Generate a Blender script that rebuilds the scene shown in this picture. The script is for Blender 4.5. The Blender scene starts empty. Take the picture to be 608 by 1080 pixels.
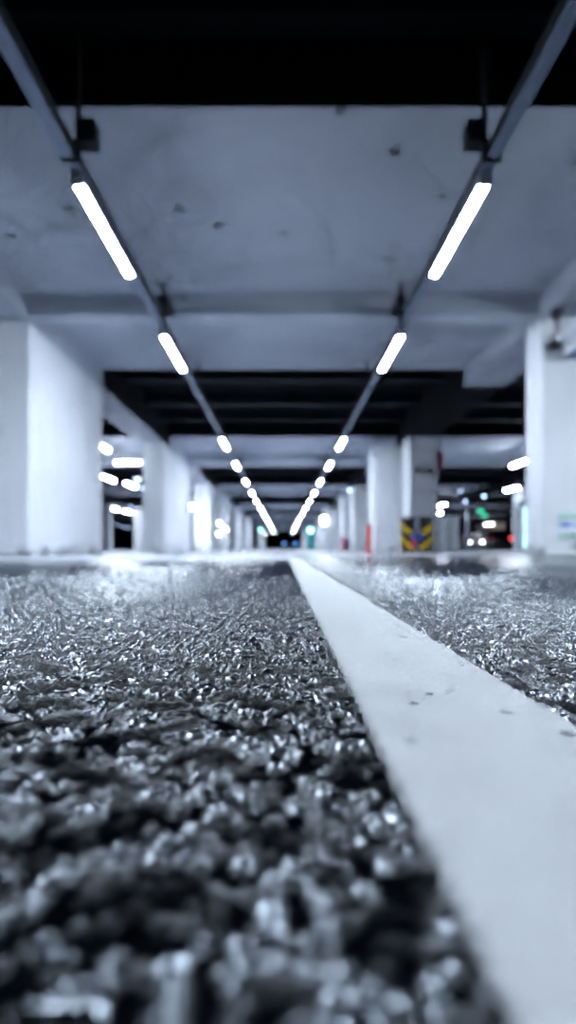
import bpy, bmesh, math, random
import numpy as np
from mathutils import Vector, Matrix

random.seed(4)
rng = np.random.default_rng(11)
SC = bpy.context.scene
COL = SC.collection
PI = math.pi
CAMZ = 0.08

# ------------------------------------------------------------------ materials
def _nodes(name):
    m = bpy.data.materials.new(name)
    m.use_nodes = True
    nt = m.node_tree
    return m, nt, nt.nodes['Principled BSDF']

def plain(name, col, rough=0.5, metal=0.0, spec=0.5, vary=0.12, scale=6.0, coat=0.0):
    """painted / moulded surface with a little procedural variation"""
    m, nt, b = _nodes(name)
    tc = nt.nodes.new('ShaderNodeTexCoord')
    no = nt.nodes.new('ShaderNodeTexNoise')
    no.inputs['Scale'].default_value = scale
    no.inputs['Detail'].default_value = 5
    nt.links.new(tc.outputs['Object'], no.inputs['Vector'])
    r = nt.nodes.new('ShaderNodeValToRGB')
    r.color_ramp.elements[0].position = 0.3
    r.color_ramp.elements[1].position = 0.7
    lo = tuple(c * (1 - vary) for c in col)
    r.color_ramp.elements[0].color = (*lo, 1)
    r.color_ramp.elements[1].color = (*col, 1)
    nt.links.new(no.outputs['Fac'], r.inputs['Fac'])
    nt.links.new(r.outputs['Color'], b.inputs['Base Color'])
    b.inputs['Roughness'].default_value = rough
    b.inputs['Metallic'].default_value = metal
    b.inputs['Specular IOR Level'].default_value = spec
    b.inputs['Coat Weight'].default_value = coat
    return m

def emit(name, col, strength):
    m, nt, b = _nodes(name)
    b.inputs['Base Color'].default_value = (0.8, 0.8, 0.8, 1)
    b.inputs['Emission Color'].default_value = (*col, 1)
    b.inputs['Emission Strength'].default_value = strength
    b.inputs['Roughness'].default_value = 0.4
    return m

def concrete(name, col, stain=0.35, rough=0.75, spots=True, lines=False):
    m, nt, b = _nodes(name)
    N, L = nt.nodes.new, nt.links.new
    tc = N('ShaderNodeTexCoord')
    def noise(scale, detail=6, rough_=0.6):
        n = N('ShaderNodeTexNoise')
        n.inputs['Scale'].default_value = scale
        n.inputs['Detail'].default_value = detail
        n.inputs['Roughness'].default_value = rough_
        L(tc.outputs['Object'], n.inputs['Vector'])
        return n
    n1 = noise(0.9); n2 = noise(7.0); n3 = noise(60.0, 3)
    r = N('ShaderNodeValToRGB')
    r.color_ramp.elements[0].position = 0.30
    r.color_ramp.elements[1].position = 0.62
    r.color_ramp.elements[0].color = (*[c * (1 - stain) for c in col], 1)
    r.color_ramp.elements[1].color = (*col, 1)
    mx = N('ShaderNodeMath'); mx.operation = 'ADD'
    s2 = N('ShaderNodeMath'); s2.operation = 'MULTIPLY_ADD'
    s2.inputs[1].default_value = 0.45; s2.inputs[2].default_value = -0.2
    L(n2.outputs['Fac'], s2.inputs[0])
    L(n1.outputs['Fac'], mx.inputs[0]); L(s2.outputs[0], mx.inputs[1])
    L(mx.outputs[0], r.inputs['Fac'])
    colour = r.outputs['Color']
    if spots:      # sparse form-tie holes and blemishes
        v = N('ShaderNodeTexVoronoi'); v.inputs['Scale'].default_value = 1.1; v.voronoi_dimensions = '2D'
        v.inputs['Randomness'].default_value = 0.9
        L(tc.outputs['Object'], v.inputs['Vector'])
        w = N('ShaderNodeMath'); w.operation = 'MULTIPLY_ADD'
        w.inputs[1].default_value = 0.02; w.inputs[2].default_value = 0.0
        L(n2.outputs['Fac'], w.inputs[0])
        ad = N('ShaderNodeMath'); ad.operation = 'ADD'
        L(v.outputs['Distance'], ad.inputs[0]); L(w.outputs[0], ad.inputs[1])
        sr = N('ShaderNodeMapRange')
        sr.inputs['From Min'].default_value = 0.045; sr.inputs['From Max'].default_value = 0.066
        sr.inputs['To Min'].default_value = 0.22; sr.inputs['To Max'].default_value = 1.0
        L(ad.outputs[0], sr.inputs['Value'])
        mm = N('ShaderNodeMix'); mm.data_type = 'RGBA'; mm.blend_type = 'MULTIPLY'
        mm.inputs['Factor'].default_value = 1.0
        L(colour, mm.inputs['A']); L(sr.outputs['Result'], mm.inputs['B'])
        colour = mm.outputs['Result']
        ve = N('ShaderNodeTexVoronoi'); ve.voronoi_dimensions = '2D'; ve.feature = 'DISTANCE_TO_EDGE'
        ve.inputs['Scale'].default_value = 0.55
        vm = N('ShaderNodeVectorMath'); vm.operation = 'MULTIPLY_ADD'
        vm.inputs[1].default_value = (0.35, 0.35, 0.35)
        L(n2.outputs['Color'], vm.inputs[0]); L(tc.outputs['Object'], vm.inputs[2])
        L(vm.outputs[0], ve.inputs['Vector'])
        es = N('ShaderNodeMapRange')
        es.inputs['From Min'].default_value = 0.0; es.inputs['From Max'].default_value = 0.05
        es.inputs['To Min'].default_value = 0.68; es.inputs['To Max'].default_value = 1.0
        L(ve.outputs['Distance'], es.inputs['Value'])
        nm = N('ShaderNodeMapRange')
        nm.inputs['From Min'].default_value = 0.48; nm.inputs['From Max'].default_value = 0.60
        L(n1.outputs['Fac'], nm.inputs['Value'])
        m3 = N('ShaderNodeMix'); m3.data_type = 'RGBA'; m3.blend_type = 'MULTIPLY'
        L(nm.outputs['Result'], m3.inputs['Factor'])
        L(colour, m3.inputs['A']); L(es.outputs['Result'], m3.inputs['B'])
        colour = m3.outputs['Result']
    if lines:      # dirt streak / grime near the foot of a pillar
        sx = N('ShaderNodeSeparateXYZ'); L(tc.outputs['Object'], sx.inputs[0])
        g = N('ShaderNodeMapRange')
        g.inputs['From Min'].default_value = 0.0; g.inputs['From Max'].default_value = 0.26
        g.inputs['To Min'].default_value = 0.34; g.inputs['To Max'].default_value = 0.0
        L(sx.outputs['Z'], g.inputs['Value'])
        a2 = N('ShaderNodeMath'); a2.operation = 'ADD'
        L(g.outputs['Result'], a2.inputs[0]); L(n2.outputs['Fac'], a2.inputs[1])
        d = N('ShaderNodeMapRange')
        d.inputs['From Min'].default_value = 0.70; d.inputs['From Max'].default_value = 0.88
        d.inputs['To Min'].default_value = 1.0; d.inputs['To Max'].default_value = 0.22
        L(a2.outputs[0], d.inputs['Value'])
        mm = N('ShaderNodeMix'); mm.data_type = 'RGBA'; mm.blend_type = 'MULTIPLY'
        mm.inputs['Factor'].default_value = 1.0
        L(colour, mm.inputs['A']); L(d.outputs['Result'], mm.inputs['B'])
        colour = mm.outputs['Result']
    L(colour, b.inputs['Base Color'])
    b.inputs['Roughness'].default_value = rough
    b.inputs['Specular IOR Level'].default_value = 0.3
    bp = N('ShaderNodeBump'); bp.inputs['Strength'].default_value = 0.12
    bp.inputs['Distance'].default_value = 0.01
    L(n3.outputs['Fac'], bp.inputs['Height']); L(bp.outputs['Normal'], b.inputs['Normal'])
    return m

def asphalt_mat():
    m, nt, b = _nodes('asphalt')
    N, L = nt.nodes.new, nt.links.new
    tc = N('ShaderNodeTexCoord')
    v = N('ShaderNodeTexVoronoi'); v.inputs['Scale'].default_value = 150
    L(tc.outputs['Object'], v.inputs['Vector'])
    r = N('ShaderNodeValToRGB')
    r.color_ramp.elements[0].color = (0.0015, 0.002, 0.003, 1)
    r.color_ramp.elements[1].color = (0.004, 0.005, 0.008, 1)
    sp = N('ShaderNodeSeparateColor'); L(v.outputs['Color'], sp.inputs[0])
    L(sp.outputs[0], r.inputs['Fac'])
    L(r.outputs['Color'], b.inputs['Base Color'])
    n = N('ShaderNodeTexNoise'); n.inputs['Scale'].default_value = 420; n.inputs['Detail'].default_value = 4
    L(tc.outputs['Object'], n.inputs['Vector'])
    vb = N('ShaderNodeTexVoronoi'); vb.inputs['Scale'].default_value = 120
    vb.feature = 'SMOOTH_F1'
    L(tc.outputs['Object'], vb.inputs['Vector'])
    # stones modelled as geometry near the lens; the bump carries on beyond it
    sx = N('ShaderNodeSeparateXYZ'); L(tc.outputs['Object'], sx.inputs[0])
    fa = N('ShaderNodeAttribute'); fa.attribute_name = 'relief'
    f = N('ShaderNodeMapRange')
    f.inputs['To Min'].default_value = 1.0; f.inputs['To Max'].default_value = 0.0
    L(fa.outputs['Fac'], f.inputs['Value'])
    b1 = N('ShaderNodeBump'); b1.inputs['Strength'].default_value = 0.35; b1.inputs['Distance'].default_value = 0.0004
    L(n.outputs['Fac'], b1.inputs['Height'])
    b2 = N('ShaderNodeBump'); b2.invert = True; b2.inputs['Distance'].default_value = 0.003
    L(f.outputs['Result'], b2.inputs['Strength'])
    L(vb.outputs['Distance'], b2.inputs['Height']); L(b1.outputs['Normal'], b2.inputs['Normal'])
    L(b2.outputs['Normal'], b.inputs['Normal'])
    b.inputs['IOR'].default_value = 1.9
    b.inputs['Specular Tint'].default_value = (0.76, 0.87, 1.0, 1)
    ga = N('ShaderNodeAttribute'); ga.attribute_name = 'gloss'
    rr = N('ShaderNodeMapRange')
    rr.inputs['From Max'].default_value = 0.85
    rr.inputs['To Min'].default_value = 0.60; rr.inputs['To Max'].default_value = 0.075
    L(ga.outputs['Fac'], rr.inputs['Value'])
    sl = N('ShaderNodeMapRange')
    sl.inputs['To Min'].default_value = 0.0; sl.inputs['To Max'].default_value = 1.0
    L(ga.outputs['Fac'], sl.inputs['Value']); L(sl.outputs['Result'], b.inputs['Specular IOR Level'])
    far = N('ShaderNodeMapRange')              # drier, rougher surface further down the aisle
    far.inputs['From Min'].default_value = 0.7; far.inputs['From Max'].default_value = 2.4
    far.inputs['To Min'].default_value = 0.0; far.inputs['To Max'].default_value = 0.05
    L(sx.outputs['Y'], far.inputs['Value'])
    ra = N('ShaderNodeMath'); ra.operation = 'ADD'
    L(rr.outputs['Result'], ra.inputs[0]); L(far.outputs['Result'], ra.inputs[1])
    L(ra.outputs[0], b.inputs['Roughness'])
    return m

def line_paint_mat():
    m, nt, b = _nodes('line_paint')
    N, L = nt.nodes.new, nt.links.new
    tc = N('ShaderNodeTexCoord')
    v = N('ShaderNodeTexVoronoi'); v.inputs['Scale'].default_value = 75; v.voronoi_dimensions = '2D'
    L(tc.outputs['Object'], v.inputs['Vector'])
    n = N('ShaderNodeTexNoise'); n.inputs['Scale'].default_value = 90; n.inputs['Detail'].default_value = 4
    L(tc.outputs['Object'], n.inputs['Vector'])
    a = N('ShaderNodeMath'); a.operation = 'MULTIPLY_ADD'; a.inputs[1].default_value = 0.25
    L(n.outputs['Fac'], a.inputs[0]); L(v.outputs['Distance'], a.inputs[2])
    sp = N('ShaderNodeSeparateColor'); L(v.outputs['Color'], sp.inputs[0])
    th = N('ShaderNodeMapRange')                     # only a few cells carry a chip
    th.inputs['From Min'].default_value = 0.72; th.inputs['From Max'].default_value = 1.0
    th.inputs['To Min'].default_value = -0.1; th.inputs['To Max'].default_value = 0.24
    L(sp.outputs[0], th.inputs['Value'])
    df = N('ShaderNodeMath'); df.operation = 'SUBTRACT'
    L(a.outputs[0], df.inputs[0]); L(th.outputs['Result'], df.inputs[1])
    mr = N('ShaderNodeMapRange')
    mr.inputs['From Min'].default_value = 0.10; mr.inputs['From Max'].default_value = 0.18
    L(df.outputs[0], mr.inputs['Value'])
    r = N('ShaderNodeValToRGB')
    r.color_ramp.elements[0].color = (0.12, 0.14, 0.19, 1)
    r.color_ramp.elements[1].color = (0.64, 0.675, 0.73, 1)
    L(mr.outputs['Result'], r.inputs['Fac'])
    n2 = N('ShaderNodeTexNoise'); n2.inputs['Scale'].default_value = 25; n2.inputs['Detail'].default_value = 6
    L(tc.outputs['Object'], n2.inputs['Vector'])
    g = N('ShaderNodeMapRange'); g.inputs['From Min'].default_value = 0.3; g.inputs['From Max'].default_value = 0.6
    g.inputs['To Min'].default_value = 0.80; g.inputs['To Max'].default_value = 1.0
    L(n2.outputs['Fac'], g.inputs['Value'])
    mm = N('ShaderNodeMix'); mm.data_type = 'RGBA'; mm.blend_type = 'MULTIPLY'; mm.inputs['Factor'].default_value = 1
    L(r.outputs['Color'], mm.inputs['A']); L(g.outputs['Result'], mm.inputs['B'])
    L(mm.outputs['Result'], b.inputs['Base Color'])
    b.inputs['Roughness'].default_value = 0.55
    b.inputs['Specular IOR Level'].default_value = 0.35
    n3 = N('ShaderNodeTexNoise'); n3.inputs['Scale'].default_value = 700; n3.inputs['Detail'].default_value = 3
    L(tc.outputs['Object'], n3.inputs['Vector'])
    bp = N('ShaderNodeBump'); bp.inputs['Strength'].default_value = 0.25; bp.inputs['Distance'].default_value = 0.001
    L(n3.outputs['Fac'], bp.inputs['Height']); L(bp.outputs['Normal'], b.inputs['Normal'])
    return m

def stripe_mat(name, sign):
    """black board with diagonal yellow bands, in the board's own coordinates"""
    m, nt, b = _nodes(name)
    N, L = nt.nodes.new, nt.links.new
    tc = N('ShaderNodeTexCoord'); sx = N('ShaderNodeSeparateXYZ')
    L(tc.outputs['Object'], sx.inputs[0])
    k = N('ShaderNodeMath'); k.operation = 'MULTIPLY_ADD'; k.inputs[1].default_value = sign * 0.85
    L(sx.outputs['X'], k.inputs[0]); L(sx.outputs['Z'], k.inputs[2])
    d = N('ShaderNodeMath'); d.operation = 'MULTIPLY_ADD'
    d.inputs[1].default_value = 1 / 0.28; d.inputs[2].default_value = 9.593
    L(k.outputs[0], d.inputs[0])
    fr = N('ShaderNodeMath'); fr.operation = 'FRACT'; L(d.outputs[0], fr.inputs[0])
    c = N('ShaderNodeMath'); c.operation = 'COMPARE'; c.inputs[1].default_value = 0.5; c.inputs[2].default_value = 0.24
    L(fr.outputs[0], c.inputs[0])
    top = N('ShaderNodeMath'); top.operation = 'LESS_THAN'; top.inputs[1].default_value = 0.40
    L(k.outputs[0], top.inputs[0])
    mu = N('ShaderNodeMath'); mu.operation = 'MULTIPLY'
    L(c.outputs[0], mu.inputs[0]); L(top.outputs[0], mu.inputs[1])
    mx = N('ShaderNodeMix'); mx.data_type = 'RGBA'
    mx.inputs['A'].default_value = (0.006, 0.006, 0.008, 1)
    mx.inputs['B'].default_value = (1.0, 0.66, 0.008, 1)
    L(mu.outputs[0], mx.inputs['Factor']); L(mx.outputs['Result'], b.inputs['Base Color'])
    b.inputs['Roughness'].default_value = 0.45
    return m

COOL = (0.79, 0.89, 1.0)
M = {}
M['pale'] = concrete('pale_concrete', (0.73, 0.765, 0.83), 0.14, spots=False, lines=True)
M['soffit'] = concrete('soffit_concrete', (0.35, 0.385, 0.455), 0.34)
M['beam'] = concrete('beam_concrete', (0.35, 0.385, 0.455), 0.25, spots=False)
M['black'] = plain('black_coat_and_shade', (0.003, 0.0035, 0.0055), 0.9, spec=0.05)  # also stands for shade on the beam faces in the dark bays
M['deckrib'] = plain('dark_metal_deck', (0.0035, 0.0042, 0.0065), 0.7, spec=0.06)
M['steel'] = plain('dark_steel_beam', (0.009, 0.011, 0.016), 0.7, spec=0.1)
M['asphalt'] = asphalt_mat()
M['apron'] = concrete('painted_floor', (0.60, 0.64, 0.72), 0.15, 0.5, spots=False)
M['line'] = line_paint_mat()
M['wall'] = concrete('outer_wall_concrete', (0.05, 0.058, 0.08), 0.3, spots=False)
M['lamp'] = emit('lit_diffuser', COOL, 200)
M['lamp_side'] = emit('lit_side_lamp', COOL, 150)
M['lamp_low'] = emit('lit_low_lamp', COOL, 350)
M['housing'] = plain('lamp_housing', (0.25, 0.28, 0.34), 0.5)
M['rail_dark'] = plain('rail_shaded_side', (0.010, 0.012, 0.016), 0.5)  # shade on the rail's sides put into the colour
M['rail_pale'] = plain('rail_lit_underside', (0.20, 0.25, 0.34), 0.45, metal=0.3)  # lighter tone for the lit underside of the same rail
M['rod'] = plain('black_rod', (0.006, 0.007, 0.010), 0.7, spec=0.2)
M['white'] = plain('white_enamel', (0.72, 0.76, 0.84), 0.4)
M['grey'] = plain('grey_paint', (0.30, 0.34, 0.42), 0.5)
M['galv'] = plain('galvanised_steel', (0.42, 0.47, 0.56), 0.45, metal=0.5)
M['trayblue'] = plain('blue_grey_tray', (0.22, 0.28, 0.50), 0.5)
M['dark'] = plain('dark_plastic', (0.012, 0.014, 0.02), 0.5)
M['olive'] = plain('olive_plastic', (0.05, 0.045, 0.02), 0.5)
M['red'] = plain('red_orange_plastic', (0.85, 0.055, 0.035), 0.45)
M['pink'] = plain('crimson_plastic', (0.70, 0.04, 0.10), 0.45)
M['crimson'] = plain('dark_crimson_sign', (0.30, 0.010, 0.08), 0.5)
M['blue'] = plain('blue_plastic', (0.05, 0.14, 0.62), 0.4)
M['green'] = plain('poster_green', (0.40, 0.62, 0.52), 0.5)
M['paper'] = plain('poster_paper', (0.66, 0.76, 0.88), 0.6)
M['ink'] = plain('poster_blue', (0.10, 0.16, 0.52), 0.6)
M['teal'] = plain('teal_paint', (0.01, 0.30, 0.32), 0.45)
M['beige'] = plain('beige_board', (0.62, 0.55, 0.48), 0.6)
M['glass'] = plain('dark_glass', (0.01, 0.012, 0.016), 0.1, spec=0.6)
M['carblack'] = plain('black_car_paint', (0.010, 0.011, 0.018), 0.25, coat=0.6)
M['carwhite'] = plain('white_car_paint', (0.75, 0.78, 0.84), 0.3, coat=0.5)
M['rubber'] = plain('tyre_rubber', (0.012, 0.012, 0.014), 0.8)
M['stripeL'] = stripe_mat('hazard_left', 1)
M['stripeR'] = stripe_mat('hazard_right', -1)
M['e_green'] = emit('green_exit_light', (0.03, 1.0, 0.55), 1.5)
M['e_cyan'] = emit('cyan_display', (0.45, 0.95, 1.0), 2.2)
M['e_teal'] = emit('teal_lamp', (0.35, 1.0, 0.88), 7)
M['e_blue'] = emit('blue_headlamp', (0.10, 0.38, 1.0), 8)
M['e_pblue'] = emit('pale_blue_lamp', (0.42, 0.70, 1.0), 9)
M['e_dim'] = emit('dim_blue_lamp', (0.45, 0.62, 1.0), 7)
M['e_white'] = emit('small_white_lamp', (0.80, 0.90, 1.0), 40)
M['e_red'] = emit('red_tail_lamp', (1.0, 0.03, 0.04), 3)
M['e_warm'] = emit('warm_white_lamp', (1.0, 0.93, 0.97), 60)

# ------------------------------------------------------------------ mesh helpers
def B():
    return bmesh.new()

def box(bm, x0, x1, y0, y1, z0, z1, bev=0.0, mat=0):
    xs, ys, zs = (x0, x1), (y0, y1), (z0, z1)
    v = [bm.verts.new((xs[i], ys[j], zs[k])) for i in (0, 1) for j in (0, 1) for k in (0, 1)]
    q = [(0, 1, 3, 2), (4, 6, 7, 5), (0, 4, 5, 1), (2, 3, 7, 6), (0, 2, 6, 4), (1, 5, 7, 3)]
    fs = [bm.faces.new([v[i] for i in f]) for f in q]
    for f in fs:
        f.material_index = mat
    if bev > 0:
        es = list({e for f in fs for e in f.edges})
        r = bmesh.ops.bevel(bm, geom=es, offset=bev, segments=2, affect='EDGES', profile=0.5)
        for f in r['faces']:
            f.material_index = mat
    return fs

def tube(bm, p0, p1, r0, r1=None, n=14, caps=True):
    r1 = r0 if r1 is None else r1
    p0, p1 = Vector(p0), Vector(p1)
    d = (p1 - p0).normalized()
    up = Vector((0, 0, 1)) if abs(d.z) < 0.9 else Vector((1, 0, 0))
    a = d.cross(up).normalized(); b = d.cross(a)
    R = []
    for p, r in ((p0, r0), (p1, r1)):
        R.append([bm.verts.new(p + a * (r * math.cos(t)) + b * (r * math.sin(t)))
                  for t in [2 * PI * i / n for i in range(n)]])
    for i in range(n):
        j = (i + 1) % n
        f = bm.faces.new((R[0][i], R[0][j], R[1][j], R[1][i])); f.smooth = True
    if caps:
        bm.faces.new(R[0][::-1]); bm.faces.new(R[1])

def lathe(bm, prof, n=20, origin=(0, 0, 0), axis='z'):
    o = Vector(origin); rings = []
    def pt(r, h, t):
        c, s = r * math.cos(t), r * math.sin(t)
        return o + (Vector((c, s, h)) if axis == 'z' else Vector((c, -h, s)) if axis == 'y' else Vector((h, c, s)))
    for r, h in prof:
        rings.append([bm.verts.new(pt(max(r, 1e-4), h, 2 * PI * i / n)) for i in range(n)])
    for k in range(len(rings) - 1):
        for i in range(n):
            j = (i + 1) % n
            f = bm.faces.new((rings[k][i], rings[k][j], rings[k + 1][j], rings[k + 1][i])); f.smooth = True
    bm.faces.new(rings[0][::-1]); bm.faces.new(rings[-1])

def prism(bm, pts, y0, y1, axis='y'):
    """extrude a 2D outline (x,z) along y, or (y,z) along x"""
    f = (lambda p, h: (p[0], h, p[1])) if axis == 'y' else (lambda p, h: (h, p[0], p[1]))
    a = [bm.verts.new(f(p, y0)) for p in pts]
    b = [bm.verts.new(f(p, y1)) for p in pts]
    n = len(pts)
    for i in range(n):
        j = (i + 1) % n
        bm.faces.new((a[i], a[j], b[j], b[i]))
    bm.faces.new(a[::-1]); bm.faces.new(b)

def link(name, bm, mats, parent=None):
    bmesh.ops.recalc_face_normals(bm, faces=bm.faces)
    me = bpy.data.meshes.new(name)
    bm.to_mesh(me); bm.free()
    for m in (mats if isinstance(mats, (list, tuple)) else [mats]):
        me.materials.append(m)
    o = bpy.data.objects.new(name, me)
    COL.objects.link(o)
    if parent is not None:
        o.parent = parent
    return o

def struct(name, bm, mats):
    o = link(name, bm, mats); o['kind'] = 'structure'
    return o

def tag(o, label, cat, group=None):
    o['label'] = label; o['category'] = cat
    if group:
        o['group'] = group
    return o

def thing(name, label, cat, loc=(0, 0, 0), rz=0.0, group=None):
    o = bpy.data.objects.new(name, None)
    o.empty_display_size = 0.1
    COL.objects.link(o)
    o.location = loc; o.rotation_euler = (0, 0, rz)
    return tag(o, label, cat, group)

def copy_tree(o, parent=None):
    c = o.copy(); COL.objects.link(c)
    if parent is not None:
        c.parent = parent
    for ch in list(o.children):
        copy_tree(ch, c)
    return c

def grid_object(name, X, Y, Z, mat, smooth=True):
    ny, nx = Z.shape
    co = np.empty((ny, nx, 3), np.float32)
    co[..., 0] = X; co[..., 1] = Y; co[..., 2] = Z
    idx = np.arange(ny * nx).reshape(ny, nx)
    q = np.stack([idx[:-1, :-1], idx[:-1, 1:], idx[1:, 1:], idx[1:, :-1]], -1).reshape(-1, 4)
    return co.reshape(-1, 3), q

def mesh_from_arrays(name, co, q, mat, smooth=True):
    me = bpy.data.meshes.new(name)
    nq = len(q)
    me.vertices.add(len(co)); me.vertices.foreach_set('co', co.astype(np.float32).ravel())
    me.loops.add(nq * 4); me.loops.foreach_set('vertex_index', q.astype(np.int32).ravel())
    me.polygons.add(nq)
    me.polygons.foreach_set('loop_start', np.arange(0, nq * 4, 4, dtype=np.int32))
    me.polygons.foreach_set('use_smooth', np.full(nq, smooth, dtype=bool))
    me.update(calc_edges=True); me.validate()
    me.materials.append(mat)
    o = bpy.data.objects.new(name, me); COL.objects.link(o)
    return o

# ------------------------------------------------------------------ floor: asphalt with modelled stones
_NT = 512
_T = rng.random((_NT, _NT, 6)).astype(np.float32)

def stones(X, Y, cell):
    """cellular stone field: height of the stone top (<=0) with tilt, minus the joint between stones"""
    gx, gy = X / cell, Y / cell
    ix, iy = np.floor(gx).astype(int), np.floor(gy).astype(int)
    f1 = np.full(X.shape, 9.0, np.float32); f2 = f1.copy(); h = np.zeros_like(f1); sid = np.zeros_like(f1)
    for dx in (-1, 0, 1):
        for dy in (-1, 0, 1):
            t = _T[(iy + dy) % _NT, (ix + dx) % _NT]
            px = ix + dx + 0.1 + 0.8 * t[..., 0]; py = iy + dy + 0.1 + 0.8 * t[..., 1]
            ddx, ddy = gx - px, gy - py
            d = np.sqrt(ddx * ddx + ddy * ddy)
            hh = -t[..., 2] ** 3 * 0.42 + (t[..., 3] - 0.5) ** 3 * 1.3 * ddx + (t[..., 4] - 0.5) ** 3 * 1.3 * ddy - 0.035 * d * d
            near = d < f1
            f2 = np.where(near, f1, np.minimum(f2, d))
            h = np.where(near, hh, h)
            sid = np.where(near, 1 - 0.85 * t[..., 2] - 0.15 * t[..., 5], sid)
            f1 = np.where(near, d, f1)
    e = np.clip((f2 - f1) / 0.30, 0, 1); e = e * e * (3 - 2 * e)
    g = np.clip((sid - 0.34) / 0.30, 0, 1)      # some stones bare and shiny, some coated in dull bitumen
    return (h - 0.40 * (1 - e)) * cell, e * g

LX0, LX1 = 0.0376, 0.1318           # painted lane line edges

def floor_height(X, Y):
    z, g = stones(X, Y, 0.0060)
    z = z + 0.15 * stones(X + 0.37, Y + 0.21, 0.0030)[0]
    z = np.clip(z, -0.0055, 0.0006)
    wet = 0.5 + 0.25 * (np.sin(X * 118 + 2.1 * np.sin(Y * 63)) + np.sin(Y * 141 + 1.7 * np.sin(X * 87 + 1.0)))
    g = g * np.clip((wet - 0.16) / 0.35, 0.04, 1)  # dull patches and shiny patches a few centimetres across
    under = (X > LX0 + 0.0005) & (X < LX1 - 0.0005)
    polish = np.clip((Y - 0.28) / 1.2, 0, 1)       # further off only the traffic-polished stone tops show
    return np.where(under, np.minimum(z, -0.0006), z), 0.90 * g * (1 - polish) + polish

def arr_grid(x0, x1, nx, ys, fade=None):
    xs = np.linspace(x0, x1, nx)
    X, Y = np.meshgrid(xs, ys)
    Z, G = floor_height(X, Y)
    if fade is not None:
        Z = Z * fade(X, Y)
    relief.append(np.ones(Z.size) if fade is None else fade(X, Y).ravel())
    gloss.append(G.ravel())
    return grid_object('', X, Y, Z, None)

parts = []; gloss = []; relief = []
ya = np.arange(0.02, 0.9001, 0.0016)
parts.append(arr_grid(-1.0, 1.0, 1080, ya))
yc = np.arange(0.9, 1.7001, 0.0023)
parts.append(arr_grid(-1.0, 1.0, 820, yc))
yb = np.arange(1.7, 3.2001, 0.0048)
def fade_b(X, Y):
    return np.clip((3.2 - Y) / 0.5, 0.0, 1) * np.clip((2.0 - np.abs(X)) / 0.05, 0, 1)
parts.append(arr_grid(-2.0, 2.0, 760, yb, fade_b))
def quad(x0, x1, y0, y1):
    co = np.array([(x0, y0, 0), (x1, y0, 0), (x1, y1, 0), (x0, y1, 0)], np.float32)
    return co, np.array([(0, 1, 2, 3)])
for r in ((-40, 40, -16, 0.02), (-40, -1.0, 0.02, 0.9), (1.0, 40, 0.02, 0.9),
          (-40, -1.0, 0.9, 1.7), (1.0, 40, 0.9, 1.7), (-40, -2.0, 1.7, 3.2), (2.0, 40, 1.7, 3.2), (-40, 40, 3.2, 112)):
    parts.append(quad(*r)); gloss.append(np.full(4, 1.0 if r[3] > 1.7 else 0.5)); relief.append(np.zeros(4))
off = 0; cos, qs = [], []
for co, q in parts:
    cos.append(co); qs.append(q + off); off += len(co)
fl = mesh_from_arrays('floor', np.concatenate(cos), np.concatenate(qs), M['asphalt'])
fl['kind'] = 'structure'
at_ = fl.data.attributes.new('gloss', 'FLOAT', 'POINT')
at_.data.foreach_set('value', np.concatenate(gloss).astype(np.float32))
at_ = fl.data.attributes.new('relief', 'FLOAT', 'POINT')
at_.data.foreach_set('value', np.concatenate(relief).astype(np.float32))

# pale painted floor beyond the asphalt, either side of the lane line
bm = B()
box(bm, -40, LX0 - 0.002, 4.15, 112, -0.004, 0.0016)
struct('floor', bm, M['apron'])
bm = B()
box(bm, LX1 + 0.002, 40, 6.4, 112, -0.004, 0.0016)
struct('floor', bm, M['apron'])

# ------------------------------------------------------------------ the lane line: a coat of paint with body
ys = np.concatenate([np.arange(-0.02, 0.8, 0.0016), np.arange(0.8, 3.0, 0.008), np.linspace(3.0, 84, 60)])
nx = 64
u = np.linspace(0, 1, nx)
U, Y = np.meshgrid(u, ys)
jl = (_T[(np.arange(len(ys)) // 2) % _NT, 7, 0] - 0.5) * 0.0012 * (ys < 3)
jr = (_T[(np.arange(len(ys)) // 2) % _NT, 9, 1] - 0.5) * 0.0012 * (ys < 3)
X = (LX0 + jl)[:, None] * (1 - U) + (LX1 + jr)[:, None] * U
Z = 0.0021 + 0.10 * np.clip(stones(X, Y, 0.0088)[0], -0.006, 0) * (Y < 3)
edge = np.minimum(U, 1 - U) * (nx - 1)
Z = np.where(edge < 0.5, -0.003, np.where(edge < 1.5, Z - 0.0006, Z))
co, q = grid_object('', X, Y, Z, None)
ln = mesh_from_arrays('lane_line', co, q, M['line'])
tag(ln, 'long straight white painted line running down the asphalt to the vanishing point', 'road marking')

# ------------------------------------------------------------------ ceiling
ZS, ZD, ZB, ZX = 2.73, 3.10, 2.48, 2.53      # pale soffit, black deck, longitudinal beam, cross beam
for y0, y1 in ((3.41, 8.41), (13.41, 18.41), (23.41, 28.41), (33.41, 38.41), (43.41, 48.41), (53.41, 58.41), (63.41, 68.41), (73.41, 78.41)):
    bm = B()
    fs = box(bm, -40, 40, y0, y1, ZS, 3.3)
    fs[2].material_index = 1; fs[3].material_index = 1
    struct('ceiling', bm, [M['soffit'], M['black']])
    bm = B()
    box(bm, -2.67, 2.67, y0 + 2.53, y0 + 2.80, ZX, ZS + 0.05, 0.008)
    struct('ceiling_beam', bm, M['beam'])
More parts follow.
